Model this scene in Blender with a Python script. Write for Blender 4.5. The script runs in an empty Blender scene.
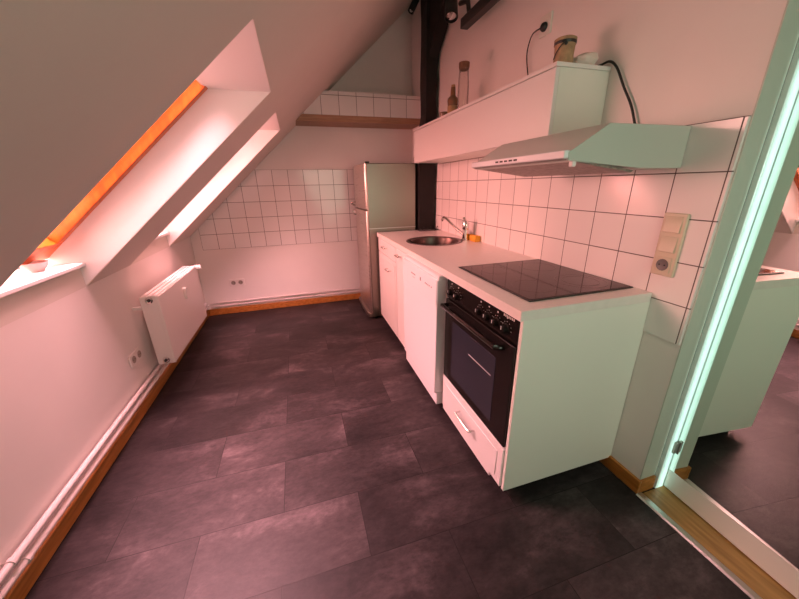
import bpy, bmesh, math, random
from mathutils import Vector, Matrix
random.seed(7)
sc = bpy.context.scene
COL = sc.collection
PI = math.pi

# ------------------------------------------------------------------ materials
def new_mat(name):
    m = bpy.data.materials.new(name); m.use_nodes = True
    return m, m.node_tree, m.node_tree.nodes['Principled BSDF']

def mat(name, col, rough=.5, metal=0., noise=0., scale=8., bump=0., coat=0., spec=.5):
    m, nt, b = new_mat(name)
    b.inputs['Base Color'].default_value = (*col, 1)
    b.inputs['Roughness'].default_value = rough
    b.inputs['Metallic'].default_value = metal
    b.inputs['Specular IOR Level'].default_value = spec
    b.inputs['Coat Weight'].default_value = coat
    if noise or bump:
        tc = nt.nodes.new('ShaderNodeTexCoord'); n = nt.nodes.new('ShaderNodeTexNoise')
        n.inputs['Scale'].default_value = scale; n.inputs['Detail'].default_value = 5
        nt.links.new(tc.outputs['Object'], n.inputs['Vector'])
        if noise:
            r = nt.nodes.new('ShaderNodeValToRGB')
            r.color_ramp.elements[0].position = .3; r.color_ramp.elements[1].position = .7
            r.color_ramp.elements[0].color = (*[c * (1 - noise) for c in col], 1)
            r.color_ramp.elements[1].color = (*[min(1, c * (1 + noise * .6)) for c in col], 1)
            nt.links.new(n.outputs['Fac'], r.inputs['Fac']); nt.links.new(r.outputs['Color'], b.inputs['Base Color'])
        if bump:
            bp = nt.nodes.new('ShaderNodeBump'); bp.inputs['Strength'].default_value = bump
            bp.inputs['Distance'].default_value = .01
            nt.links.new(n.outputs['Fac'], bp.inputs['Height']); nt.links.new(bp.outputs['Normal'], b.inputs['Normal'])
    return m

def tile_mat(name, axes, origin, size, col=(.86, .82, .80), grout=(.12, .085, .08), rough=.12, mortar=.0022):
    """square glazed tiles: axes = which object coordinates run along u and v"""
    m, nt, b = new_mat(name); N = nt.nodes; L = nt.links
    tc = N.new('ShaderNodeTexCoord'); sx = N.new('ShaderNodeSeparateXYZ'); cx = N.new('ShaderNodeCombineXYZ')
    L.new(tc.outputs['Object'], sx.inputs[0])
    for i, a in enumerate(axes):
        s = N.new('ShaderNodeMath'); s.operation = 'SUBTRACT'; s.inputs[1].default_value = origin[i]
        L.new(sx.outputs[a], s.inputs[0]); L.new(s.outputs[0], cx.inputs[i])
    br = N.new('ShaderNodeTexBrick'); br.offset = 0; br.squash = 1
    br.inputs['Scale'].default_value = 1; br.inputs['Mortar Size'].default_value = mortar
    br.inputs['Mortar Smooth'].default_value = .3
    br.inputs['Brick Width'].default_value = size; br.inputs['Row Height'].default_value = size
    br.inputs['Color1'].default_value = (*col, 1); br.inputs['Color2'].default_value = (*[c * .94 for c in col], 1)
    br.inputs['Mortar'].default_value = (*grout, 1)
    L.new(cx.outputs[0], br.inputs['Vector']); L.new(br.outputs['Color'], b.inputs['Base Color'])
    mr = N.new('ShaderNodeMapRange'); mr.inputs['To Min'].default_value = rough; mr.inputs['To Max'].default_value = .8
    L.new(br.outputs['Fac'], mr.inputs['Value']); L.new(mr.outputs[0], b.inputs['Roughness'])
    no = N.new('ShaderNodeTexNoise'); no.inputs['Scale'].default_value = 9; no.inputs['Detail'].default_value = 1
    L.new(tc.outputs['Object'], no.inputs['Vector'])
    ml = N.new('ShaderNodeMath'); ml.operation = 'MULTIPLY_ADD'; ml.inputs[1].default_value = -1
    sc_ = N.new('ShaderNodeMath'); sc_.operation = 'MULTIPLY'; sc_.inputs[1].default_value = .25
    L.new(no.outputs['Fac'], sc_.inputs[0]); L.new(br.outputs['Fac'], ml.inputs[0]); L.new(sc_.outputs[0], ml.inputs[2])
    bp = N.new('ShaderNodeBump'); bp.inputs['Strength'].default_value = .5; bp.inputs['Distance'].default_value = .003
    L.new(ml.outputs[0], bp.inputs['Height']); L.new(bp.outputs['Normal'], b.inputs['Normal'])
    return m

def floor_mat():
    m, nt, b = new_mat('slate_vinyl'); N = nt.nodes; L = nt.links
    tc = N.new('ShaderNodeTexCoord')
    mp = N.new('ShaderNodeMapping'); mp.inputs['Location'].default_value = (.20 , -.82 + .285 * 4, 0)
    L.new(tc.outputs['Object'], mp.inputs['Vector'])
    br = N.new('ShaderNodeTexBrick'); br.offset = .5; br.squash = 1
    br.inputs['Scale'].default_value = 1; br.inputs['Mortar Size'].default_value = .0016
    br.inputs['Mortar Smooth'].default_value = .2
    br.inputs['Brick Width'].default_value = .64; br.inputs['Row Height'].default_value = .285
    br.inputs['Color1'].default_value = (0, 0, 0, 1); br.inputs['Color2'].default_value = (1, 1, 1, 1)
    br.inputs['Mortar'].default_value = (.5, .5, .5, 1)
    L.new(mp.outputs[0], br.inputs['Vector'])
    # each tile slides the slate pattern to another place
    mx = N.new('ShaderNodeVectorMath'); mx.operation = 'MULTIPLY_ADD'; mx.inputs[1].default_value = (7, 5, 3)
    L.new(br.outputs['Color'], mx.inputs[0]); L.new(tc.outputs['Object'], mx.inputs[2])
    st = N.new('ShaderNodeMapping'); st.inputs['Scale'].default_value = (1.5, 2.6, 1); L.new(mx.outputs[0], st.inputs['Vector'])
    n1 = N.new('ShaderNodeTexNoise'); n1.inputs['Scale'].default_value = 1.5; n1.inputs['Detail'].default_value = 8
    n1.inputs['Roughness'].default_value = .66; n1.inputs['Distortion'].default_value = .3
    L.new(st.outputs[0], n1.inputs['Vector'])
    n2 = N.new('ShaderNodeTexNoise'); n2.inputs['Scale'].default_value = 16; n2.inputs['Detail'].default_value = 6
    n2.inputs['Roughness'].default_value = .7
    L.new(st.outputs[0], n2.inputs['Vector'])
    r = N.new('ShaderNodeValToRGB'); e = r.color_ramp.elements
    e[0].position = .32; e[0].color = (.014, .0115, .012, 1)
    e[1].position = .78; e[1].color = (.10, .078, .082, 1)
    k = e.new(.54); k.color = (.033, .026, .027, 1)
    L.new(n1.outputs['Fac'], r.inputs['Fac'])
    r2 = N.new('ShaderNodeMapRange'); r2.inputs['From Min'].default_value = .3; r2.inputs['From Max'].default_value = .7
    r2.inputs['To Min'].default_value = .65; r2.inputs['To Max'].default_value = 1.35
    L.new(n2.outputs['Fac'], r2.inputs['Value'])
    tv = N.new('ShaderNodeMapRange'); tv.inputs['To Min'].default_value = .75; tv.inputs['To Max'].default_value = 1.35
    L.new(br.outputs['Color'], tv.inputs['Value'])
    mu = N.new('ShaderNodeMath'); mu.operation = 'MULTIPLY'; L.new(r2.outputs[0], mu.inputs[0]); L.new(tv.outputs[0], mu.inputs[1])
    vm = N.new('ShaderNodeVectorMath'); vm.operation = 'SCALE'
    L.new(r.outputs['Color'], vm.inputs[0]); L.new(mu.outputs[0], vm.inputs['Scale'])
    mi = N.new('ShaderNodeMix'); mi.data_type = 'RGBA'; mi.inputs[7].default_value = (.012, .010, .010, 1)
    L.new(br.outputs['Fac'], mi.inputs[0]); L.new(vm.outputs[0], mi.inputs[6]); L.new(mi.outputs[2], b.inputs['Base Color'])
    rr = N.new('ShaderNodeMapRange'); rr.inputs['To Min'].default_value = .34; rr.inputs['To Max'].default_value = .5
    b.inputs['Specular IOR Level'].default_value = .18
    L.new(n2.outputs['Fac'], rr.inputs['Value']); L.new(rr.outputs[0], b.inputs['Roughness'])
    hh = N.new('ShaderNodeMath'); hh.operation = 'SUBTRACT'; L.new(n2.outputs['Fac'], hh.inputs[0]); L.new(br.outputs['Fac'], hh.inputs[1])
    bp = N.new('ShaderNodeBump'); bp.inputs['Strength'].default_value = .25; bp.inputs['Distance'].default_value = .003
    L.new(hh.outputs[0], bp.inputs['Height']); L.new(bp.outputs['Normal'], b.inputs['Normal'])
    return m

def wood_mat(name, c1, c2, rough=.4, stretch=(1, 12, 12), scale=6):
    m, nt, b = new_mat(name); N = nt.nodes; L = nt.links
    tc = N.new('ShaderNodeTexCoord'); mp = N.new('ShaderNodeMapping'); mp.inputs['Scale'].default_value = stretch
    n = N.new('ShaderNodeTexNoise'); n.inputs['Scale'].default_value = scale; n.inputs['Detail'].default_value = 4
    r = N.new('ShaderNodeValToRGB'); r.color_ramp.elements[0].position = .35; r.color_ramp.elements[1].position = .65
    r.color_ramp.elements[0].color = (*c1, 1); r.color_ramp.elements[1].color = (*c2, 1)
    L.new(tc.outputs['Object'], mp.inputs['Vector']); L.new(mp.outputs[0], n.inputs['Vector'])
    L.new(n.outputs['Fac'], r.inputs['Fac']); L.new(r.outputs['Color'], b.inputs['Base Color'])
    b.inputs['Roughness'].default_value = rough
    return m

def brushed_mat(name, col, rough=.3, stretch=(1, 1, 60)):
    m, nt, b = new_mat(name); N = nt.nodes; L = nt.links
    b.inputs['Base Color'].default_value = (*col, 1); b.inputs['Metallic'].default_value = .9
    tc = N.new('ShaderNodeTexCoord'); mp = N.new('ShaderNodeMapping'); mp.inputs['Scale'].default_value = stretch
    n = N.new('ShaderNodeTexNoise'); n.inputs['Scale'].default_value = 6; n.inputs['Detail'].default_value = 3
    mr = N.new('ShaderNodeMapRange'); mr.inputs['To Min'].default_value = rough - .08; mr.inputs['To Max'].default_value = rough + .12
    L.new(tc.outputs['Object'], mp.inputs['Vector']); L.new(mp.outputs[0], n.inputs['Vector'])
    L.new(n.outputs['Fac'], mr.inputs['Value']); L.new(mr.outputs[0], b.inputs['Roughness'])
    return m

def glass_pane_mat(name, tint=(1, 1, 1), gloss=.08, rough=.0):
    m = bpy.data.materials.new(name); m.use_nodes = True; nt = m.node_tree; N = nt.nodes; L = nt.links
    N.remove(N['Principled BSDF']); out = N['Material Output']
    t = N.new('ShaderNodeBsdfTransparent'); t.inputs[0].default_value = (*tint, 1)
    g = N.new('ShaderNodeBsdfGlossy'); g.inputs['Roughness'].default_value = rough
    lw = N.new('ShaderNodeLayerWeight'); lw.inputs['Blend'].default_value = .25
    mm = N.new('ShaderNodeMath'); mm.operation = 'MULTIPLY_ADD'; mm.inputs[1].default_value = .5; mm.inputs[2].default_value = gloss * .4
    L.new(lw.outputs['Fresnel'], mm.inputs[0])
    mx = N.new('ShaderNodeMixShader'); L.new(mm.outputs[0], mx.inputs[0])
    L.new(t.outputs[0], mx.inputs[1]); L.new(g.outputs[0], mx.inputs[2]); L.new(mx.outputs[0], out.inputs['Surface'])
    return m

M = {}
M['wall'] = mat('wall_plaster', (.84, .78, .75), .75, noise=.03, scale=3, bump=.12)
M['slope'] = mat('slope_plaster', (.74, .69, .63), .8, noise=.03, scale=2.5, bump=.10)
M['reveal'] = mat('window_lining_white', (.86, .84, .83), .4)
M['floor'] = floor_mat()
XL, XR, YB = -1.057, 1.316, 3.75
M['tile_r'] = tile_mat('wall_tiles_counter', (1, 2), (.733, .880), .1535)
M['tile_b'] = tile_mat('wall_tiles_back', (0, 2), (-.967, .718), .1535)
M['tile_l'] = tile_mat('wall_tiles_ledge', (0, 2), (.325 , 1.945), .166)
M['tile_ret'] = mat('tile_edge', (.8, .77, .75), .2)
M['skirt'] = wood_mat('oak_skirting', (.36, .125, .022), (.52, .20, .045), .35, (6, 1, 12), 5)
M['board'] = wood_mat('ledge_board', (.30, .16, .09), (.42, .24, .14), .5, (1, 12, 12), 6)
M['orange'] = wood_mat('pine_frame', (.46, .085, .006), (.62, .14, .012), .35, (8, 8, 2), 5)
M['thresh'] = wood_mat('threshold_oak', (.30, .16, .05), (.46, .26, .09), .3, (10, 1, 10), 6)
M['white'] = mat('white_lacquer', (.80, .78, .76), .32)
M['white_m'] = mat('white_melamine', (.80, .80, .73), .4, noise=.02, scale=2)
M['white_app'] = mat('appliance_white', (.82, .82, .84), .25)
M['top'] = mat('worktop_laminate', (.80, .74, .70), .28, noise=.03, scale=40)
M['enamel'] = mat('radiator_enamel', (.82, .77, .74), .35)
M['pipe'] = mat('painted_pipe', (.78, .68, .66), .25)
M['trim_green_lit'] = mat('jamb_white_green_lit', (.58, .62, .54), .5, noise=.03, scale=5)  # white paint, the greenish light on it put into the colour
M['jambgloss'] = mat('door_frame_gloss', (.80, .88, .84), .22, noise=.06, scale=20)
M['black'] = mat('black_paint_timber', (.012, .007, .006), .75, noise=.3, scale=12, bump=.6)
M['blackpl'] = mat('black_plastic', (.012, .012, .012), .4)
M['blackgl'] = mat('black_glass', (.010, .007, .006), .06)
M['hob'] = mat('hob_glass', (.016, .006, .005), .07, spec=.17)
M['hobring'] = mat('hob_marking', (.10, .05, .045), .2)
M['ovenblack'] = mat('oven_enamel_black', (.010, .008, .007), .25, spec=.22)
M['ovenglass'] = mat('oven_window_glass', (.022, .026, .038), .10)
M['dark'] = mat('plinth_dark', (.03, .026, .024), .7)
M['gap'] = mat('joint_shadow_gap', (.10, .08, .07), .8)
M['steel'] = brushed_mat('brushed_steel', (.30, .26, .22), .34)
M['steel_l'] = brushed_mat('brushed_steel_door', (.60, .53, .48), .28)
M['chrome'] = mat('chrome', (.75, .72, .70), .12, 1.)
M['alu'] = mat('aluminium_strip', (.62, .62, .60), .3, 1.)
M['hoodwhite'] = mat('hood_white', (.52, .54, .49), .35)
M['mesh'] = mat('hood_filter', (.28, .23, .20), .45, .6, noise=.4, scale=60)
M['beige'] = mat('switch_beige', (.62, .56, .42), .35)
M['beige_d'] = mat('socket_disc_shade', (.36, .30, .26), .5)
M['grey'] = mat('grey_print', (.16, .15, .15), .5)
M['lightprint'] = mat('light_print', (.6, .58, .55), .5)
M['cork'] = mat('cork', (.22, .10, .055), .85, noise=.35, scale=60, bump=.3)
M['clear'] = glass_pane_mat('clear_glass', (.97, .95, .94), .12)
M['pane'] = glass_pane_mat('window_glass', (1, 1, 1), .04)
M['amber'] = mat('brown_glass', (.20, .10, .045), .15, coat=.5)
M['label'] = mat('bottle_label', (.42, .26, .12), .7)
M['wicker'] = mat('jar_straw', (.42, .27, .15), .7, noise=.35, scale=40, bump=.4)
M['cloth'] = mat('white_bag', (.72, .66, .60), .6, noise=.1, scale=25, bump=.5)
M['sponge'] = mat('yellow_sponge', (.80, .40, .04), .9, noise=.2, scale=60, bump=.5)
M['porcelain'] = mat('porcelain', (.82, .76, .76), .15)
M['steelsink'] = mat('sink_steel', (.11, .075, .065), .30, .8)
mm = bpy.data.materials.new('mirror_silver'); mm.use_nodes = True
b = mm.node_tree.nodes['Principled BSDF']; b.inputs['Base Color'].default_value = (.80, .86, .80, 1)
b.inputs['Metallic'].default_value = 1; b.inputs['Roughness'].default_value = 0.0
M['mirror'] = mm
bl = bpy.data.materials.new('bulb_glow'); bl.use_nodes = True
b = bl.node_tree.nodes['Principled BSDF']; b.inputs['Base Color'].default_value = (.8, .8, .8, 1)
b.inputs['Roughness'].default_value = .05; b.inputs['Metallic'].default_value = 1
M['bulb'] = bl

# ------------------------------------------------------------------ mesh helpers
class MB:
    def __init__(self): self.bm = bmesh.new()
    def box(self, x0, x1, y0, y1, z0, z1, rot=None):
        vs = [self.bm.verts.new((x, y, z)) for z in (z0, z1) for x, y in ((x0, y0), (x1, y0), (x1, y1), (x0, y1))]
        for f in ((0, 3, 2, 1), (4, 5, 6, 7), (0, 1, 5, 4), (1, 2, 6, 5), (2, 3, 7, 6), (3, 0, 4, 7)):
            self.bm.faces.new([vs[i] for i in f])
        return self
    def prism(self, poly, axis, a, b):
        """poly: 2-D outline in the two other axes; extruded from a to b along axis"""
        def P(u, v, w):
            return {'x': (w, u, v), 'y': (u, w, v), 'z': (u, v, w)}[axis]
        A = [self.bm.verts.new(P(u, v, a)) for u, v in poly]; B = [self.bm.verts.new(P(u, v, b)) for u, v in poly]
        self.bm.faces.new(A); self.bm.faces.new(B[::-1]); n = len(poly)
        for i in range(n): self.bm.faces.new((A[i], B[i], B[(i + 1) % n], A[(i + 1) % n]))
        return self
    def cyl(self, p, q, r, r2=None, n=24, caps=True):
        p, q = Vector(p), Vector(q); d = (q - p).normalized(); r2 = r if r2 is None else r2
        u = d.orthogonal().normalized(); v = d.cross(u)
        A = [self.bm.verts.new(p + (u * math.cos(t) + v * math.sin(t)) * r) for t in [2 * PI * i / n for i in range(n)]]
        B = [self.bm.verts.new(q + (u * math.cos(t) + v * math.sin(t)) * r2) for t in [2 * PI * i / n for i in range(n)]]
        for i in range(n): self.bm.faces.new((A[i], A[(i + 1) % n], B[(i + 1) % n], B[i]))
        if caps: self.bm.faces.new(A[::-1]); self.bm.faces.new(B)
        return self
    def lathe(self, prof, c=(0, 0, 0), n=32, axis=(0, 0, 1)):
        ax = Vector(axis).normalized(); u = ax.orthogonal().normalized(); v = ax.cross(u); c = Vector(c); rings = []
        for r, h in prof:
            if r < 1e-6: rings.append([self.bm.verts.new(c + ax * h)])
            else: rings.append([self.bm.verts.new(c + ax * h + (u * math.cos(2 * PI * i / n) + v * math.sin(2 * PI * i / n)) * r) for i in range(n)])
        for a, b in zip(rings[:-1], rings[1:]):
            for i in range(n):
                j = (i + 1) % n
                f = [a[0], b[j], b[i]] if len(a) == 1 else ([a[i], a[j], b[0]] if len(b) == 1 else [a[i], a[j], b[j], b[i]])
                self.bm.faces.new(f)
        return self
    def tube(self, pts, r, n=10, sub=6, smooth=True):
        P = [Vector(p) for p in pts]
        if smooth and len(P) > 2:
            Q = []
            for i in range(len(P) - 1):
                a = P[max(i - 1, 0)]; b = P[i]; c = P[i + 1]; d = P[min(i + 2, len(P) - 1)]
                for k in range(sub):
                    t = k / sub
                    Q.append(.5 * ((2 * b) + (c - a) * t + (2 * a - 5 * b + 4 * c - d) * t * t + (3 * b - a - 3 * c + d) * t ** 3))
            Q.append(P[-1]); P = Q
        rings = []; u = None
        for i, p in enumerate(P):
            d = (P[min(i + 1, len(P) - 1)] - P[max(i - 1, 0)]).normalized()
            u = d.orthogonal().normalized() if u is None else (u - d * u.dot(d)).normalized()
            v = d.cross(u)
            rings.append([self.bm.verts.new(p + (u * math.cos(2 * PI * k / n) + v * math.sin(2 * PI * k / n)) * r) for k in range(n)])
        for a, b in zip(rings[:-1], rings[1:]):
            for k in range(n): self.bm.faces.new((a[k], a[(k + 1) % n], b[(k + 1) % n], b[k]))
        self.bm.faces.new(rings[0][::-1]); self.bm.faces.new(rings[-1])
        return self
    def build(self, name, m, parent=None, bevel=0., smooth=None, seg=2):
        bmesh.ops.recalc_face_normals(self.bm, faces=self.bm.faces[:])
        me = bpy.data.meshes.new(name); self.bm.to_mesh(me); self.bm.free()
        o = bpy.data.objects.new(name, me); COL.objects.link(o)
        me.materials.append(m if not isinstance(m, str) else M[m])
        if parent is not None:
            o.parent = parent; o.matrix_parent_inverse = Matrix.Identity(4)
            w = Vector((0, 0, 0)); q = parent
            while q is not None: w += q.location; q = q.parent
            me.transform(Matrix.Translation(-w))
        if bevel:
            bv = o.modifiers.new('bevel', 'BEVEL'); bv.width = bevel; bv.segments = seg; bv.limit_method = 'ANGLE'
            bv.angle_limit = math.radians(40); bv.harden_normals = False
        if smooth or (smooth is None and bevel):
            for f in me.polygons: f.use_smooth = True
            o.data.set_sharp_from_angle(angle=math.radians(35))
        return o

def box(name, dims, m, parent=None, bevel=0.):
    return MB().box(*dims).build(name, m, parent, bevel)
def struct(o): o['kind'] = 'structure'; return o
def tag(o, label, cat, group=None):
    o['label'] = label; o['category'] = cat
    if group: o['group'] = group
    return o
def thing(name, label, cat, loc=(0, 0, 0), group=None):
    o = bpy.data.objects.new(name, None); COL.objects.link(o); o.location = loc; o.empty_display_size = .1
    return tag(o, label, cat, group)

# ------------------------------------------------------------------ room shell
YN = -.80           # wall behind the photographer
SL = .9              # rise of the roof slope per metre
def zin(x): return .873 + SL * (x + 1.045)
OFF = .269
struct(box('floor', (-1.5, 1.9, YN - .15, YB + .15, -.12, 0), 'floor'))
W1 = (1.18, 1.955); W2 = (2.43, 3.15); HD = 1.765
struct(MB().box(XL - .2, XL, YN - .15, YB + .15, 0, .862)
       .box(XL - .30, XL - .2, YN - .15, YB + .15, 0, .862).build('wall_left', 'wall'))
sl = MB()
full = [(XL, .862), (XR + .0, zin(XR)), (XR + .0, zin(XR) + OFF), (-1.356, .862)]
for a, b_ in ((YN - .15, W1[0]), (W1[1], W2[0]), (W2[1], YB + .15)): sl.prism(full, 'y', a, b_)
up = [(-.054, HD), (XR, zin(XR)), (XR, zin(XR) + OFF), (-.353, HD)]
lo = [(XL, .862), (XL, .963), (-1.244, .963), (-1.356, .862)]
for a, b_ in (W1, W2): sl.prism(up, 'y', a, b_); sl.prism(lo, 'y', a, b_)
struct(sl.build('ceiling', 'slope'))
# the glossy white lining of the two window openings, a thin skin on the reveals
for k, (a, b_) in enumerate((W1, W2)):
    t = MB(); e = .003
    rv = [(XL, .862), (XL, zin(XL) + .001), (-.054, HD), (-.353 + .02, HD), (-1.244 + .02, .963), (XL - .002, .963)]
    rv = [(XL - .002, .865), (-.056, HD), (-.345, HD), (-1.235, .965), (XL - .002, .965)]
    t.prism(rv, 'y', b_ - e, b_ + .0005); t.prism(rv, 'y', a - .0005, a + e)
    t.box(-.345, -.056, a + e, b_ - e, HD - e, HD + .0005)
    struct(t.build('trim_%d' % (k + 1), 'reveal'))
    # timber roof window
    cth = 1 / math.sqrt(1 + SL * SL); sth = SL * cth
    n_ = Vector((-sth, 0, cth))
    def S(s, h):                       # s along slope from the foot of the opening, h outwards
        p0 = Vector((-1.045, 0, .873)) + n_ * h
        return p0 + Vector((cth, 0, sth)) * s
    def bar(mb, s0, s1, h0, h1, y0, y1):
        poly = [(S(s0, h0).x, S(s0, h0).z), (S(s1, h0).x, S(s1, h0).z), (S(s1, h1).x, S(s1, h1).z), (S(s0, h1).x, S(s0, h1).z)]
        mb.prism(poly, 'y', y0, y1)
    s_lo = .08; s_hi = 1.16
    w = MB().build('window_%d' % (k + 1), 'orange')  # replaced below
    bpy.data.objects.remove(w)
    w = bpy.data.objects.new('window_%d' % (k + 1), None); COL.objects.link(w); w.location = (-.8, (a + b_) / 2, 1.4); struct(w)
    f = MB()
    bar(f, s_lo - .08, s_lo + .03, .185, .235, a - .03, b_ + .03); bar(f, s_hi - .03, s_hi + .09, .185, .235, a - .03, b_ + .03)
    bar(f, s_lo + .03, s_hi - .03, .185, .235, b_ - .045, b_ + .03); bar(f, s_lo + .03, s_hi - .03, .185, .235, a - .03, a + .045)
    f.build('window_frame', 'orange', w, .003)
    g = MB(); bar(g, s_lo + .02, s_hi - .02, .206, .212, a + .035, b_ - .035); g.build('window_pane', 'pane', w)
    box('window_sill', (-1.235, -1.028, a + .004, b_ - .004, .965, .985), 'reveal', w, .004)

# back wall, right wall, near wall
bw = MB().box(-1.5, 1.9, YB, YB + .15, 0, 3.4)
struct(bw.build('wall_back', 'wall'))
struct(MB().box(XR, XR + .35, .72, YB, 0, 3.4).build('wall_right', 'wall'))
# recess with the mirrored door: deeper wall, near wall with a slot added to shape a beam
struct(MB().box(1.62, 1.9, YN, .72, 0, 3.4).build('trim_3', 'wall'))
struct(MB().box(XL, 1.327, YN - .15, YN, 0, 3.4).box(1.375, 1.62, YN - .15, YN, 0, 3.4)
       .box(1.327, 1.375, YN - .15, YN, 2.25, 3.4).box(1.327, 1.375, YN - .15, YN, 0, .02).build('wall_near', 'wall'))
struct(MB().box(XR, 1.9, YN - .15, YB + .15, 3.40, 3.55).box(XR, XR + .04, YN, .72, 2.15, 3.4).build('trim_4', 'wall'))

# tiled areas (thin slabs on the plaster)
TZ = 1.4945
struct(MB().prism([(.722, .7345), (.86, .7345), (.86, .8800), (YB, .88), (YB, TZ), (.722, TZ)], 'x', XR - .008, XR + .001).build('trim_5', 'tile_r', bevel=.001))
zt = .718 + 5 * .1535
struct(MB().prism([(-.967, .718), (XR - .01, .718), (XR - .01, zt), (-.375, zt), (-.967, zin(-.967) - .003)], 'y', YB - .008, YB + .001).build('trim_6', 'tile_b'))
# boxed ledge high on the back wall, tiled face over a timber board
LY = 3.45
xl0 = -1.045 + (1.891 - .873) / SL; xl1 = -1.045 + (1.945 - .873) / SL; xl2 = -1.045 + (2.143 - .873) / SL
struct(MB().prism([(xl0 - .02, 1.891), (XR - .009, 1.891), (XR - .009, 1.945), (xl1 - .02, 1.945)], 'y', LY, YB).build('trim_7', 'board', bevel=.002))
struct(MB().prism([(xl1 - .02, 1.945), (XR - .009, 1.945), (XR - .009, 2.143), (xl2 - .02, 2.143)], 'y', LY + .006, YB).build('trim_8', 'tile_l'))

# skirting boards
def skirt(name, x0, x1, y0, y1): return struct(box(name, (x0, x1, y0, y1, 0, .071), 'skirt', None, .004))
skirt('baseboard_left', XL, XL + .013, YN, YB)
skirt('baseboard_back', XL + .013, XR, YB - .013, YB)
struct(MB().box(XR - .014, XR, .706, 3.0, 0, .071).box(XR, 1.402, .706, .72, 0, .071).build('baseboard_right', 'skirt', bevel=.003))

# recess lining: white corner with green light in its colour, rebated glossy door frame, oak threshold, metal strip
struct(box('trim_9', (XR, 1.404, .716, .7205, .071, 2.2), 'trim_green_lit'))
struct(box('trim_13', (1.4041, 1.4079, .7165, .7199, 0, 2.15), 'gap'))
struct(MB().box(1.408, 1.62, .700, .7199, 0, 2.15).build('trim_10', 'jambgloss', bevel=.003))
struct(box('trim_11', (1.3301, 1.62, YN, .70, 0, .004), 'thresh'))
struct(MB().prism([(1.298, 0), (1.330, 0), (1.330, .004), (1.324, .007), (1.304, .007), (1.298, .002)], 'y', YN, .706).build('trim_12', 'alu'))

# mirrored door leaf, slightly off its frame
ph = math.radians(-3)
d = bpy.data.objects.new('door_1', None); COL.objects.link(d); struct(d)
d.location = (1.452, .6985, 0); d.rotation_euler = (0, 0, ph)
def dpart(name, dims, m, bevel=0.):
    o = MB().box(*dims).build(name, m, None, bevel); o.parent = d; o.matrix_parent_inverse = Matrix.Identity(4); return o
dpart('door_leaf', (.004, .04, -.80, 0, .012, 2.05), 'white', .002)
dpart('mirror', (-.001, .0039, -.799, -.001, .11, 2.04), 'mirror')
dpart('bottom_rail', (-.0012, .0039, -.80, -.001, .012, .1098), 'white_m', .001)
o = MB().box(1.432, 1.452, .690, .6995, .205, .262).cyl((1.452, .688, .202), (1.452, .688, .265), .005).build('hinge', 'steel', None, .001)
struct(o); o.name = 'door_hinge'
o.parent = d; o.matrix_parent_inverse = (Matrix.Translation(d.location) @ Matrix.Rotation(ph, 4, 'Z')).inverted()

# ------------------------------------------------------------------ roof post with spot lamps
post = thing('timber_post', 'black painted timber post with a diagonal brace, standing behind the worktop', 'post', (1.245, 3.10, 0))
rp = MB(); prev = None
for i in range(25):                                   # hand-hewn edges
    z = i * 2.865 / 24; j = [random.uniform(-.006, .006) for _ in range(4)]
    px = 1.125 if z < 1.62 else (1.19 if z > 1.85 else 1.125 + (z - 1.62) / .23 * .065)   # the foot is stouter
    ring = [rp.bm.verts.new(v) for v in ((px + j[0], 3.012 + j[1], z), (1.290 + j[2], 3.012 + j[3], z), (1.290 + j[1], 3.16, z), (px + j[3], 3.16, z))]
    if prev:
        for k in range(4): rp.bm.faces.new((prev[k], prev[(k + 1) % 4], ring[(k + 1) % 4], ring[k]))
    else: rp.bm.faces.new(ring[::-1])
    prev = ring
rp.bm.faces.new(prev)
rp.build('post_shaft', 'black', post)
# brace rising towards the room in the plane of the wall
br = MB(); A = [(3.09, 2.16), (3.00, 2.36), (2.87, 2.47), (2.58, 2.80), (2.74, 2.86), (3.02, 2.74), (3.09, 2.62)]
br.prism(A, 'x', 1.215, 1.306); br.build('brace', 'black', post, .006)

rail = thing('spotlight_rail', 'black rail high on the wall reaching forward from the dark post', 'lamp', (1.20, 2.2, 2.31))
MB().box(1.172, 1.226, 1.55, 2.37, 2.283, 2.340).build('rail_bar', 'blackpl', rail, .004)
MB().tube([(1.20, 2.30, 2.33), (1.20, 2.33, 2.42), (1.20, 2.44, 2.452)], .014, smooth=False).build('rail_arm', 'blackpl', rail)
def spot(name, label, base, tip, r):
    t = thing(name, label, 'lamp', base, 'spotlights at the roof post')
    b0, b1 = Vector(base), Vector(tip); dd = (b1 - b0).normalized(); L_ = (b1 - b0).length
    MB().lathe([(0, 0), (r * .6, 0), (r * .9, L_ * .25), (r, L_), (r * .9, L_), (r * .85, L_ * .8)], b0, 24, dd).build('lamp_shade', 'blackpl', t, smooth=True)
    MB().lathe([(0, L_ * .82), (r * .8, L_ * .84), (r * .7, L_ * .95), (0, L_ * 1.02)], b0, 20, dd).build('bulb', 'bulb', t, smooth=True)
    return t
spot('spotlight', 'small black spotlight with a shiny reflector bulb beside the diagonal brace', (1.195, 2.57, 2.54), (1.175, 2.52, 2.405), .047)
spot('spotlight', 'small black spotlight on the left of the dark post at the top', (1.14, 2.98, 2.78), (1.035, 2.97, 2.60), .026)

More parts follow.
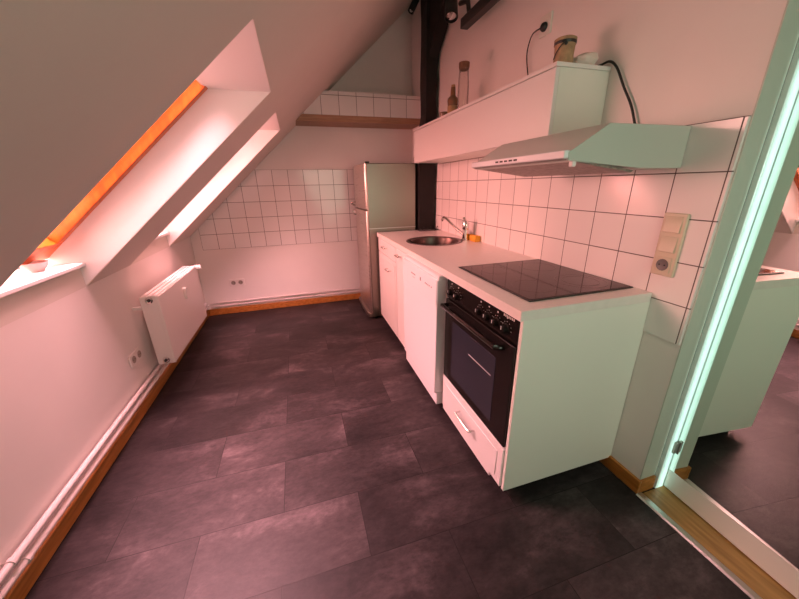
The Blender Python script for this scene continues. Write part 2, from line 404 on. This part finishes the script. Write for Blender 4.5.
# ------------------------------------------------------------------ worktop with round sink hole
XF, XP = .699, .7135
Y0, Y1 = .86, 3.0
SK = (1.005, 2.345); SR = .205
def ring_top(mb, z, ys0, ys1, up_):
    pts = sorted(set([2 * PI * i / 64 for i in range(64)] + [math.atan2(yy - SK[1], xx - SK[0]) % (2 * PI) for xx in (XF, XR - .009) for yy in (ys0, ys1)]))
    I = []; O = []
    for t in pts:
        c, s = math.cos(t), math.sin(t); ks = []
        if abs(c) > 1e-9: ks.append(((XR - .009 if c > 0 else XF) - SK[0]) / c)
        if abs(s) > 1e-9: ks.append(((ys1 if s > 0 else ys0) - SK[1]) / s)
        k = min(x for x in ks if x > 0)
        I.append(mb.bm.verts.new((SK[0] + c * SR, SK[1] + s * SR, z))); O.append(mb.bm.verts.new((SK[0] + c * k, SK[1] + s * k, z)))
    n = len(pts)
    for i in range(n): mb.bm.faces.new((I[i], I[(i + 1) % n], O[(i + 1) % n], O[i]))
    return I
wt = MB(); ya, yb = 2.06, 2.64
I1 = ring_top(wt, .900, ya, yb, 1); I2 = ring_top(wt, .862, ya, yb, 0)
for i in range(len(I1)): wt.bm.faces.new((I1[i], I1[(i + 1) % len(I1)], I2[(i + 1) % len(I1)], I2[i]))
for (x0, x1, y0, y1) in ((XF, XR - .009, Y0, ya), (XF, XR - .009, yb, Y1)): wt.box(x0, x1, y0, y1, .862, .900)
for xx in (XF, XR - .009):
    v = [wt.bm.verts.new(p_) for p_ in ((xx, ya, .862), (xx, yb, .862), (xx, yb, .9), (xx, ya, .9))]; wt.bm.faces.new(v)
bmesh.ops.remove_doubles(wt.bm, verts=wt.bm.verts[:], dist=1e-5)
tag(wt.build('worktop', 'top'), 'long pale kitchen worktop holding the sink and the black hob', 'worktop')

# sink
t = thing('kitchen_sink', 'round steel sink bowl let into the far half of the worktop', 'sink', (SK[0], SK[1], .9))
MB().lathe([(SR + .016, .9005), (SR + .014, .9035), (SR - .002, .9035), (SR - .016, .897), (SR - .022, .87), (SR - .03, .78), (SR - .06, .757), (.03, .752), (0, .752)], (SK[0], SK[1], 0), 48).build('bowl', 'steelsink', t, smooth=True)
MB().lathe([(.032, .7535), (.030, .757), (.01, .755), (0, .755)], (SK[0], SK[1], 0), 24).build('drain', 'chrome', t, smooth=True)
# tap
t = thing('mixer_tap', 'chrome single lever mixer tap standing behind the sink', 'tap', (1.235, 2.27, .9))
MB().lathe([(0, .9), (.029, .9), (.029, .909), (.023, .917), (.0225, .985), (.026, .99), (.026, 1.03), (.019, 1.045), (0, 1.05)], (1.235, 2.27, 0), 24).build('tap_body', 'chrome', t, smooth=True)
MB().tube([(1.235, 2.272, .945), (1.215, 2.33, .965), (1.185, 2.43, 1.02), (1.172, 2.49, 1.05), (1.165, 2.53, 1.05), (1.162, 2.55, 1.03)], .0115).build('spout', 'chrome', t, smooth=True)
MB().tube([(1.235, 2.27, 1.04), (1.222, 2.262, 1.062), (1.205, 2.25, 1.072)], .009).build('lever', 'chrome', t, smooth=True)
# sponge
sp = MB().box(1.258, 1.303, 2.155, 2.285, .9005, .946).build('kitchen_sponge', 'sponge', None, .006)
tag(sp, 'yellow orange kitchen sponge lying on the worktop right of the tap', 'sponge')
# dark wire basket
t = thing('wire_basket', 'small dark wire rack lying on the worktop at the foot of the black post', 'rack', (1.19, 2.93, .9))
wb = MB()
for k in range(5): wb.tube([(1.10 + k * .045, 2.87, .904), (1.10 + k * .045, 2.97, .904)], .0025, smooth=False, n=6)
for k in range(3): wb.tube([(1.08, 2.875 + k * .045, .906), (1.30, 2.875 + k * .045, .906)], .0025, smooth=False, n=6)
wb.build('wire_base', 'blackpl', t)
wb = MB()
for k in range(6): wb.tube([(1.10 + k * .036, 2.945, .906), (1.108 + k * .036, 2.93, .925 + .012 * (k % 2)), (1.122 + k * .036, 2.95, .906)], .0025, n=6)
wb.build('wire_prongs', 'blackpl', t)

# ------------------------------------------------------------------ hob
hb = thing('ceramic_hob', 'black glass ceramic hob set in the near end of the worktop', 'hob', (1.04, 1.21, .9))
MB().box(.785, 1.295, .93, 1.50, .9003, .905).build('frame', 'blackpl', hb, .0015)
MB().box(.793, 1.287, .938, 1.492, .903, .9062).build('glass_plate', 'hob', hb, .001)
for (cx, cy, r) in ((.92, 1.08, .088), (.92, 1.36, .072), (1.16, 1.35, .088), (1.16, 1.07, .105)):
    MB().lathe([(r, .9063), (r, .9066), (r - .003, .9066), (r - .003, .9063)], (cx, cy, 0), 48).build('cooking_zone', 'hobring', hb)
MB().lathe([(.075, .9063), (.075, .9066), (.073, .9066), (.073, .9063)], (1.16, 1.07, 0), 48).build('cooking_zone', 'hobring', hb)

# ------------------------------------------------------------------ cabinets under the worktop
def pull(parent, y, z, x, w=.09, vert=False, m='chrome'):
    h = MB()
    if vert: h.tube([(x, y, z - w / 2), (x - .026, y, z - w / 2 + .004), (x - .030, y, z - w / 2 + .02), (x - .030, y, z + w / 2 - .02), (x - .026, y, z + w / 2 - .004), (x, y, z + w / 2)], .005)
    else: h.tube([(x, y - w / 2, z), (x - .024, y - w / 2 + .004, z), (x - .029, y - w / 2 + .016, z - .002), (x - .029, y + w / 2 - .016, z - .002), (x - .024, y + w / 2 - .004, z), (x, y + w / 2, z)], .005)
    return h.build('handle', m, parent, smooth=True)
def front(name, parent, y0, y1, z0, z1, x=XP - .0, panel=True):
    f = MB().box(x - .001, x + .018, y0, y1, z0, z1)
    if panel and (y1 - y0) > .2 and (z1 - z0) > .12:      # profiled inner field
        m_ = .035; f.box(x - .0045, x - .001, y0 + m_, y1 - m_, z0 + m_, z1 - m_)
    return f.build(name, 'white', parent, .0025)
# cooker housing: visible side panel and drawer
c = thing('cooker_cabinet', 'white base cabinet at the near end, housing the black oven above a drawer', 'cabinet', (1.0, 1.18, 0))
MB().box(XP, XR - .002, .8605, .877, .062, .8615).build('side_panel', 'white_m', c, .001)
MB().box(XP + .02, XR - .02, 1.474, 1.488, .07, .8615).box(XP + .03, XR - .02, .877, 1.474, .072, .088).build('carcass', 'white_m', c)
dr = front('drawer', c, .879, 1.472, .072, .272, XP - .008)
pull(dr, 1.172, .190, XP - .014, .15)
MB().box(XP - .006, XP + .01, .962, 1.47, .045, .071).build('front_strip', 'white', c, .002)
# oven
ov = thing('built_in_oven', 'black built in oven below the hob with control knobs and a window', 'oven', (1.0, 1.18, .28))
MB().box(XP + .012, XR - .06, .879, 1.472, .280, .8612).build('oven_body', 'ovenblack', ov)
MB().box(XP - .003, XP + .012, .879, 1.472, .756, .8605).build('control_panel', 'ovenblack', ov, .002)
dd_ = MB().box(XP - .010, XP + .012, .881, 1.470, .284, .750).build('oven_door', 'ovenblack', ov, .003)
MB().box(XP - .0115, XP - .0095, .985, 1.375, .335, .650).build('oven_window', 'ovenglass', dd_, .0005)
MB().box(XP - .0122, XP - .0112, 1.01, 1.20, .552, .5555).build('window_line', 'lightprint', dd_)
hd = MB().tube([(XP - .010, .945, .720), (XP - .040, .955, .722), (XP - .046, .99, .724), (XP - .046, 1.40, .724), (XP - .040, 1.435, .722), (XP - .010, 1.445, .720)], .011)
hd.build('handle', 'blackgl', dd_, smooth=True)
for y in (1.417, 1.345, 1.136, 1.072, 1.010, .947):
    kx = XP - .003
    kn = MB().lathe([(.023, 0), (.023, .004), (.017, .006), (.0155, .022), (.012, .025), (0, .025)], (kx, y, .797), 20, (-1, 0, 0)).build('knob', 'ovenblack', ov, smooth=True)
    MB().box(kx - .0262, kx - .0248, y - .0015, y + .0015, .797, .811).build('knob_mark', 'lightprint', kn)
    kr = MB()
    for a in range(-3, 4):
        t_ = PI / 2 + a * .55; kr.box(kx - .0006, kx, y + .0285 * math.cos(t_) - .0012, y + .0285 * math.cos(t_) + .0012, .797 + .0285 * math.sin(t_) - .0012, .797 + .0285 * math.sin(t_) + .0012)
    kr.box(kx - .0006, kx, y - .004, y + .004, .838, .844)
    kr.build('scale_marks', 'lightprint', ov)
lg = MB()
for k in range(7): lg.box(XP - .0037, XP - .0031, .905 + k * .010, .905 + k * .010 + .006, .842, .851)
lg.build('maker_mark', 'lightprint', ov)
# dishwasher
dw = thing('dishwasher', 'white dishwasher between the oven and the narrow cupboard', 'dishwasher', (1.0, 1.8, 0))
MB().box(XP + .01, XR - .06, 1.500, 2.085, .10, .855).build('housing', 'white_app', dw)
dwd = MB().box(.664, XP + .01, 1.502, 2.083, .135, .842).build('dishwasher_door', 'white_app', dw, .006)
MB().box(.6615, .6645, 1.505, 2.080, .700, .838).build('control_panel', 'white_app', dw, .002)
MB().box(.676, XP + .01, 1.505, 2.080, .8425, .8600).build('grip_recess', 'white_app', dw)
MB().box(.678, XP + .008, 1.502, 2.083, .052, .132).build('kick_panel', 'white_app', dw, .003)
for y, h_, w_ in ((1.74, .022, .014),): MB().box(.6600, .6617, y - w_ / 2, y + w_ / 2, .775, .775 + h_).build('program_button', 'grey', dw)
for y in (1.66, 1.64, 1.62, 1.60, 1.57): MB().lathe([(.0045, 0), (.0045, .002), (0, .002)], (.6617, y, .783), 12, (-1, 0, 0)).build('indicator', 'grey', dw)
mk = MB()
for k in range(9): mk.box(.6609, .6616, 1.83 + k * .009, 1.83 + k * .009 + .006, .782, .790)
for k in range(4): mk.box(.6609, .6616, 1.84 + k * .011, 1.84 + k * .011 + .007, .764, .767)
mk.build('maker_mark', 'grey', dw)
# narrow cupboard
nc = thing('narrow_cupboard', 'narrow white base cupboard between the dishwasher and the sink cupboard', 'cabinet', (1.0, 2.26, 0))
MB().box(XP + .019, XR - .06, 2.10, 2.405, .07, .745).build('carcass', 'white_m', nc)
nd = front('door', nc, 2.10, 2.405, .075, .852, XP - .004)
pull(nd, 2.30, .812, XP - .008, .085)
# far cupboard with drawer and door
fc = thing('base_cupboard', 'white base cupboard with a drawer over a door, beside the fridge', 'cabinet', (1.0, 2.7, 0))
MB().box(XP + .019, XR - .06, 2.415, 2.992, .07, .745).build('carcass', 'white_m', fc)
d1 = front('drawer', fc, 2.416, 2.990, .735, .852, XP - .004); pull(d1, 2.71, .806, XP - .009, .10)
d2 = front('door', fc, 2.416, 2.990, .075, .728, XP - .004); pull(d2, 2.60, .632, XP - .009, .10)
# recessed plinth
tag(MB().box(.79, .806, .90, 2.99, 0, .058).build('cabinet_plinth', 'dark'), 'dark recessed plinth under the row of white base cabinets', 'plinth')

# ------------------------------------------------------------------ wall cupboard
wc = thing('wall_cupboard', 'long flat white wall cupboard above the worktop, its top used as a shelf', 'cabinet', (1.18, 2.08, 1.495))
CY0, CY1, CX = 1.25, 2.92, 1.043
MB().box(CX + .018, XR - .002, CY0, CY1, 1.4975, 1.749).build('cupboard_body', 'white_m', wc, .001)
MB().box(CX, CX + .0175, CY0, CY1, 1.497, 1.747).build('flap_door', 'white', wc, .0015)
MB().box(CX - .003, XR - .002, CY0 - .004, CY1 + .002, 1.7495, 1.765).build('top_board', 'white', wc, .0015)

# ------------------------------------------------------------------ cooker hood
hh = thing('cooker_hood', 'white slanted cooker hood on the tiles above the hob', 'hood', (1.1, 1.17, 1.36))
HY0, HY1 = .872, 1.445
prof = [(.815, 1.380), (.812, 1.404), (.955, 1.488), (XR - .010, 1.490), (XR - .010, 1.357), (1.12, 1.357)]
hm = MB(); hm.prism(prof, 'y', HY0, HY1); hm.build('hood_body', 'hoodwhite', hh, .002)
MB().box(.798, .822, HY0 + .002, HY1, 1.386, 1.410).build('front_rail', 'white_app', hh, .004)
vis = MB(); vis.prism([(.80, 1.384), (.84, 1.384), (1.10, 1.352), (1.09, 1.345)], 'y', HY0 + .01, HY1 - .01); vis.build('filter_grille', 'mesh', hh)
for k in range(5): MB().box(.7968, .7985, 1.105 + k * .030, 1.105 + k * .030 + .020, 1.395, 1.401).build('push_button', 'blackpl', hh)
MB().box(.836, .852, HY0 + .004, HY0 + .022, 1.362, 1.384).build('lamp_cover', 'porcelain', hh, .004)

# ------------------------------------------------------------------ fridge
fr = thing('fridge_freezer', 'tall brushed steel fridge freezer in the far corner behind the worktop', 'fridge', (.9, 3.32, 0))
FX, FY0, FY1 = .62, 3.035, 3.63
MB().box(FX + .013, 1.10, FY0, FY1, .03, 1.505).build('fridge_body', 'steel', fr, .006)
def fdoor(name, z0, z1):
    P_ = [(FX + .0125, FY0 + .001), (FX + .006, FY0 + .001), (FX - .006, FY0 + .010), (FX - .014, FY0 + .10), (FX - .02, (FY0 + FY1) / 2), (FX - .014, FY1 - .10), (FX - .006, FY1 - .010), (FX + .006, FY1 - .001), (FX + .0125, FY1 - .001)]
    return MB().prism(P_, 'z', z0, z1).build(name, 'steel_l', fr, .006)
fu = fdoor('freezer_door', 1.108, 1.505); fl = fdoor('fridge_door', .075, 1.095)
MB().tube([(FX - .012, FY1 - .09, 1.155), (FX - .045, FY1 - .085, 1.150), (FX - .05, FY1 - .06, 1.135), (FX - .012, FY1 - .05, 1.12)], .009).build('handle', 'chrome', fu, smooth=True)
MB().tube([(FX - .012, FY1 - .09, 1.03), (FX - .04, FY1 - .085, 1.04), (FX - .04, FY1 - .06, 1.06), (FX - .012, FY1 - .05, 1.075)], .009).build('handle', 'chrome', fl, smooth=True)
MB().prism([(FX + .012, FY0 - .001), (FX - .008, FY0 - .001), (FX - .03, FY0 + .03), (FX - .04, (FY0 + FY1) / 2), (FX - .03, FY1 - .02), (FX + .012, FY1)], 'z', .028, .072).build('foot_grille', 'steel', fr, .004)
for (xx, yy) in ((FX + .05, FY0 + .06), (FX + .05, FY1 - .06), (1.04, FY0 + .06), (1.04, FY1 - .06)):
    MB().cyl((xx, yy, 0), (xx, yy, .031), .018, n=16).build('foot', 'blackpl', fr)
MB().box(FX + .01, FX + .045, FY0 + .01, FY0 + .04, 1.5055, 1.520).build('top_hinge', 'blackpl', fr, .002)
MB().box(FX + .014, 1.10, FY0 - .0015, FY0, .928, .934).build('side_seam', 'alu', fr)

# ------------------------------------------------------------------ radiator
ra = thing('radiator', 'white panel radiator hung on the low left wall below the windows', 'radiator', (-.95, 2.7, .2))
RX0, RX1, RY0, RY1, RZ0, RZ1 = -.995, -.893, 2.27, 3.13, .215, .690
MB().box(RX1 - .014, RX1, RY0 + .006, RY1 - .006, RZ0 + .004, RZ1 - .006).build('front_panel', 'enamel', ra, .005)
MB().box(RX0, RX0 + .014, RY0 + .006, RY1 - .006, RZ0 + .004, RZ1 - .006).build('rear_panel', 'enamel', ra, .005)
for a, b_ in ((RY0, RY0 + .010), (RY1 - .010, RY1)): MB().box(RX0, RX1, a, b_, RZ0, RZ1).build('side_cover', 'enamel', ra, .003)
MB().box(RX0 + .016, RX1 - .016, RY0 + .02, RY1 - .02, RZ0 + .02, RZ1 - .03).build('convector', 'enamel', ra)
g = MB()
for a in range(3): g.box(RX0 + .004 + a * .032, RX0 + .024 + a * .032, RY0 + .008, RY1 - .008, RZ1 - .012, RZ1 - .002)
for k in range(44): g.box(RX0 + .004, RX1 - .004, RY0 + .015 + k * .0192, RY0 + .020 + k * .0192, RZ1 - .013, RZ1 - .004)
g.build('top_grille', 'enamel', ra)
for z in (.665, .245):
    p_ = MB().lathe([(.021, 0), (.021, .006), (.014, .008), (.014, .004), (0, .004)], (-.944, RY0, z), 20, (0, -1, 0)).build('side_plug', 'chrome', ra, smooth=True)
    MB().lathe([(.010, 0), (.010, .006), (0, .006)], (-.944, RY0 - .004, z), 16, (0, -1, 0)).build('plug_cap', 'blackpl', p_)
MB().box(RX1 - .001, RX1 + .022, 2.70, 2.735, .525, .610).build('heat_meter', 'enamel', ra, .004)
tv = MB().lathe([(0, -.002), (.013, 0), (.013, .035), (0, .036)], (-.944, RY1, .665), 20, (0, 1, 0)).build('valve_body', 'chrome', ra, smooth=True)
MB().lathe([(0, 0), (.011, 0), (.012, .02), (.020, .022), (.022, .075), (.017, .083), (0, .083)], (-.944, RY1 + .024, .668), 20, (1, 0, 0)).build('thermostat_head', 'enamel', ra, smooth=True)
MB().lathe([(.0206, .024), (.0222, .024), (.0226, .034), (.0206, .034)], (-.944, RY1 + .024, .668), 20, (1, 0, 0)).build('dark_ring', 'blackpl', ra, smooth=True)
for y in (2.42, 2.98): MB().box(XL, RX0, y, y + .03, .30, .64).build('wall_bracket', 'enamel', ra)
MB().box(XL, RX0 + .002, RY0 + .03, RY0 + .05, .600, .618).build('support_arm', 'enamel', ra)

# pipes
def pipe(label, pts, r, clips=()):
    t = thing('heating_pipe', label, 'pipe', pts[0])
    MB().tube(pts, r, n=14, smooth=False).build('pipe_run', 'pipe', t, smooth=True)
    for c_ in clips:
        MB().lathe([(r + .004, -.008), (r + .004, .008), (r, .008), (r, -.008), (r + .004, -.008)], c_[:3], 16, c_[3]).build('clip', 'pipe', t, smooth=True)
        MB().box(c_[0] if c_[3][1] == 0 else XL, c_[0], c_[1], c_[1] + .001 if c_[3][1] else YB, c_[2] - .003, c_[2] + .003).build('clip_arm', 'pipe', t)
    return t
PX = -1.030
pipe('upper of the two white heating pipes along the left wall', [(PX, YN, .167), (PX, 3.66, .167)], .0125, [(PX, 1.06, .167, (0, 1, 0))])
pipe('lower of the two white heating pipes along the left wall, on the skirting', [(PX, YN, .121), (PX, 3.70, .121)], .0125, [(PX, 1.10, .121, (0, 1, 0))])
pipe('upper thin heating pipe along the back wall', [(-1.01, YB - .022, .142), (XR - .12, YB - .022, .142)], .007, [(-.72, YB - .022, .142, (1, 0, 0))])
pipe('lower thin heating pipe along the back wall just over the skirting', [(-1.01, YB - .022, .106), (XR - .12, YB - .022, .106)], .007, [(-.66, YB - .022, .106, (1, 0, 0))])

# ------------------------------------------------------------------ sockets
def well(parent, c_, ax, m='beige_d', r=.020):  # flat disc, the shade of a recess put into its dark colour
    o = MB().lathe([(r + .003, .0), (r + .002, .0014), (r, .0012), (r * .95, .0006), (0, .0006)], c_, 20, ax).build('socket_disc_shade', m, parent, smooth=True)
    ax = Vector(ax); s = Vector((0, 0, 1)).cross(ax)
    for k in (-1, 1):
        p_ = Vector(c_) + s * .0095 * k + ax * .0008
        MB().cyl(p_, p_ + ax * .0012, .003, n=10).build('contact_hole', 'blackpl', o)
# double on the left wall (plate faces +x)
t = thing('wall_socket', 'white double socket on the left wall in front of the radiator', 'socket', (XL, 2.16, .345), 'low double sockets')
pl = MB().box(XL, XL + .009, 2.085, 2.235, .308, .384).build('cover_plate', 'enamel', t, .003)
for y in (2.124, 2.196): well(t, (XL + .0105, y, .346), (1, 0, 0))
t = thing('wall_socket', 'white double socket low on the back wall', 'socket', (-.70, YB, .345), 'low double sockets')
MB().box(-.785, -.635, YB - .009, YB, .308, .384).build('cover_plate', 'enamel', t, .003)
for x in (-.746, -.674): well(t, (x, YB - .0105, .346), (0, -1, 0))
# triple beige unit
TX = XR - .008
t = thing('switch_unit', 'beige unit of two light switches over a socket on the tiles', 'switch', (TX, .842, 1.09))
MB().box(TX - .011, TX, .801, .883, .976, 1.206).build('cover_plate', 'beige', t, .004)
for z in (1.166, 1.094):
    MB().prism([(TX - .011, z - .029), (TX - .018, z - .027), (TX - .0125, z + .027), (TX - .011, z + .029)], 'y', .814, .870).build('rocker', 'beige', t, .0015)
MB().box(TX - .0145, TX - .011, .814, .870, .989, 1.047).build('socket_face', 'beige', t, .002)
well(t, (TX - .016, .842, 1.018), (-1, 0, 0), 'grey', .019)
# socket with plug
t = thing('wall_socket', 'white single socket high on the wall with a black plug in it', 'socket', (XR, 1.685, 2.065))
MB().box(XR - .010, XR, 1.645, 1.727, 2.022, 2.112).build('cover_plate', 'white_m', t, .003)
t = thing('power_plug', 'black plug in the high socket, its thin cord hanging to the wall cupboard', 'plug', (XR - .01, 1.69, 2.055))
MB().lathe([(.019, 0), (.021, .006), (.017, .016), (.008, .021), (0, .021)], (XR - .0105, 1.685, 2.058), 20, (-1, 0, 0)).build('plug_head', 'blackpl', t, smooth=True)
MB().tube([(XR - .028, 1.695, 2.055), (XR - .030, 1.745, 2.052), (XR - .02, 1.785, 2.03), (XR - .018, 1.80, 1.97), (XR - .018, 1.775, 1.88), (XR - .018, 1.74, 1.775)], .0032).build('cord', 'blackpl', t, smooth=True)
# cable from the wall cupboard into the hood
cb = MB().tube([(1.255, 1.295, 1.7705), (1.285, 1.275, 1.776), (1.298, 1.243, 1.781), (1.30, 1.205, 1.748), (1.30, 1.157, 1.67), (1.30, 1.111, 1.60), (1.298, 1.077, 1.53), (1.297, 1.06, 1.4905)], .0048).build('power_cable', 'blackpl', None, smooth=True)
tag(cb, 'black cable arching from the wall cupboard top down into the cooker hood', 'cable')

# ------------------------------------------------------------------ things on the wall cupboard
Z = 1.7652
t = thing('storage_jar', 'straw coloured jar with a black rim and clasp near the cupboard end', 'jar', (1.135, 1.325, Z))
MB().lathe([(0, 0), (.040, 0), (.0405, .004), (.037, .045), (.039, .075), (.041, .088), (.036, .092), (0, .092)], (1.135, 1.325, Z), 32).build('jar_body', 'wicker', t, smooth=True)
MB().lathe([(0, .093), (.040, .093), (.043, .096), (.043, .103), (.036, .107), (0, .107)], (1.135, 1.325, Z), 32).build('jar_lid', 'wicker', t, smooth=True)
MB().lathe([(.0412, .083), (.0425, .085), (.0425, .093), (.0405, .0935), (.0405, .083)], (1.135, 1.325, Z), 32).build('rim_band', 'blackpl', t, smooth=True)
MB().tube([(1.110, 1.289, Z + .085), (1.098, 1.300, Z + .075), (1.094, 1.322, Z + .055), (1.097, 1.338, Z + .035)], .0022).build('clasp_wire', 'blackpl', t, smooth=True)
MB().lathe([(0, 0), (.006, .001), (.006, .004), (0, .006)], (1.109, 1.290, Z + .077), 12, (-.6, -.8, 0)).build('clasp_knob', 'blackpl', t, smooth=True)
# crumpled white bag
bg = MB(); bmesh.ops.create_icosphere(bg.bm, subdivisions=4, radius=1)
for v in bg.bm.verts:
    n = v.co.copy(); k = 1 + .06 * math.sin(7 * n.x + 3 * n.y) + 0.04 * math.sin(9 * n.z + 5 * n.x) + .04 * math.sin(13 * n.y - 4 * n.z)
    v.co = Vector((1.215 + n.x * .052 * k, 1.295 + n.y * .045 * k - n.x * .0, Z + .0235 + max(-.0232, n.z * .030 * k + .008 * n.x)))
tag(bg.build('plastic_bag', 'cloth', None, smooth=True), 'crumpled whitish bag lying on the near end of the wall cupboard', 'bag')
# carafe with cork
t = thing('glass_carafe', 'tall clear glass carafe with a cork stopper on the wall cupboard', 'carafe', (1.15, 2.245, Z))
MB().lathe([(0, .002), (.034, .002), (.037, .010), (.037, .17), (.034, .21), (.031, .255), (.033, .262), (.030, .262), (.0285, .252), (.0315, .21), (.0345, .17), (.0345, .012), (0, .008)], (1.15, 2.245, Z), 32).build('glass_body', 'clear', t, smooth=True)
MB().lathe([(0, .252), (.029, .252), (.034, .266), (.035, .292), (.033, .295), (0, .295)], (1.15, 2.245, Z), 28).build('stopper', 'cork', t, smooth=True)
# brown bottle
t = thing('brown_bottle', 'small brown bottle with a label, left of the glass carafe', 'bottle', (1.12, 2.335, Z))
MB().lathe([(0, 0), (.030, 0), (.034, .006), (.034, .07), (.037, .095), (.034, .110), (.018, .126), (.016, .165), (.015, .167), (.015, .176), (0, .176)], (1.12, 2.335, Z), 28).build('bottle_body', 'amber', t, smooth=True)
MB().lathe([(.0347, .012), (.0352, .013), (.0352, .062), (.0347, .063)], (1.12, 2.335, Z), 28).build('bottle_label', 'label', t, smooth=True)
MB().lathe([(0, .1762), (.0135, .1762), (.0135, .19), (0, .19)], (1.12, 2.335, Z), 20).build('cap', 'label', t, smooth=True)
t = MB().lathe([(0, 0), (.026, 0), (.034, .02), (.036, .046), (.032, .046), (.030, .022), (0, .006)], (1.115, 2.455, Z), 28).build('small_bowl', 'amber', None, smooth=True)
tag(t, 'low dark brown dish on the wall cupboard beside the small bottle', 'bowl')
# white dish on the window sill
t = MB().lathe([(0, 0), (.022, 0), (.040, .018), (.048, .040), (.0455, .040), (.037, .020), (0, .005)], (-1.13, 1.80, .9853), 28).build('porcelain_bowl', 'porcelain', None, smooth=True)
tag(t, 'small white bowl on the sill of the nearer roof window', 'bowl')

# ------------------------------------------------------------------ light
def area(name, loc, direction, sx, sy, power, col, spread=PI):
    l = bpy.data.lights.new(name, 'AREA'); l.shape = 'RECTANGLE'; l.size = sx; l.size_y = sy; l.energy = power; l.color = col; l.spread = spread
    o = bpy.data.objects.new(name, l); COL.objects.link(o); o.location = loc
    dz = -Vector(direction).normalized(); ux = Vector((0, 1, 0)); ux = (ux - dz * ux.dot(dz))
    if ux.length < .05: ux = Vector((1, 0, 0))
    ux.normalize(); uy = dz.cross(ux)
    o.rotation_euler = Matrix((ux, uy, dz)).transposed().to_euler()
    return o
area('window_daylight', (-.80, (W1[0] + W1[1]) / 2 + .36, 2.30), (.16, 0, -1), .7, 1.2, 140, (1, .45, .49), 1.8)
area('window_daylight', (-.80, (W2[0] + W2[1]) / 2 + .25, 2.30), (.30, 0, -.95), .6, 1.2, 95, (1, .40, .40))
area('window_daylight', (-1.50, (W1[0] + W1[1]) / 2 + .40, 1.40), (1, 0, .0), 1.1, 1.0, 92, (1, .42, .37))
area('window_daylight', (-1.50, (W2[0] + W2[1]) / 2 + .25, 1.48), (1, -.1, -.12), 1.1, 1.1, 112, (1, .33, .29))
# added panel for the cool light from behind the photographer; no opening there
area('near_wall_fill', (.85, YN + .05, 1.25), (-.10, 1, -.05), .9, 1.6, 9, (.82, 1.0, .76), 2.6)
s = bpy.data.lights.new('added_slot_sun', 'SUN'); s.energy = 4.5; s.angle = math.radians(1.5); s.color = (.66, 1, .90)  # added sun, its beam through the slot brightens the door frame strip
so = bpy.data.objects.new('added_slot_sun', s); COL.objects.link(so)
so.rotation_euler = Vector((-.052, -1, .02)).to_track_quat('Z', 'Y').to_euler()
w = bpy.data.worlds.new('world'); sc.world = w; w.use_nodes = True
w.node_tree.nodes['Background'].inputs[0].default_value = (1, .62, .60, 1)
w.node_tree.nodes['Background'].inputs[1].default_value = 1.0

# ------------------------------------------------------------------ camera
cam = bpy.data.cameras.new('camera'); co = bpy.data.objects.new('camera', cam); COL.objects.link(co)
f_, pit, yaw, rol, H = 321.708, 19.60206, 16.88, -1.01823, 1.318098
a, b_, c_ = [math.radians(v) for v in (pit, yaw, rol)]
fw = Vector((math.sin(b_) * math.cos(a), math.cos(b_) * math.cos(a), -math.sin(a)))
rt = Vector((math.cos(b_), -math.sin(b_), 0)); upv = rt.cross(fw)
r2 = rt * math.cos(c_) + upv * math.sin(c_); u2 = -rt * math.sin(c_) + upv * math.cos(c_)
Mx = Matrix((r2, u2, -fw)).transposed().to_4x4(); Mx.translation = (0, 0, H)
co.matrix_world = Mx
cam.sensor_fit = 'HORIZONTAL'; cam.sensor_width = 36; cam.lens = f_ * 36 / 799; cam.clip_start = .02
sc.camera = co

sc.view_settings.view_transform = 'Standard'; sc.view_settings.look = 'None'
sc.view_settings.gamma = 1; sc.view_settings.use_curve_mapping = False
sc.view_settings.exposure = 0.0
sc.cycles.caustics_reflective = False; sc.cycles.caustics_refractive = False
sc.cycles.max_bounces = 10; sc.cycles.diffuse_bounces = 6
sc.cycles.sample_clamp_indirect = 4
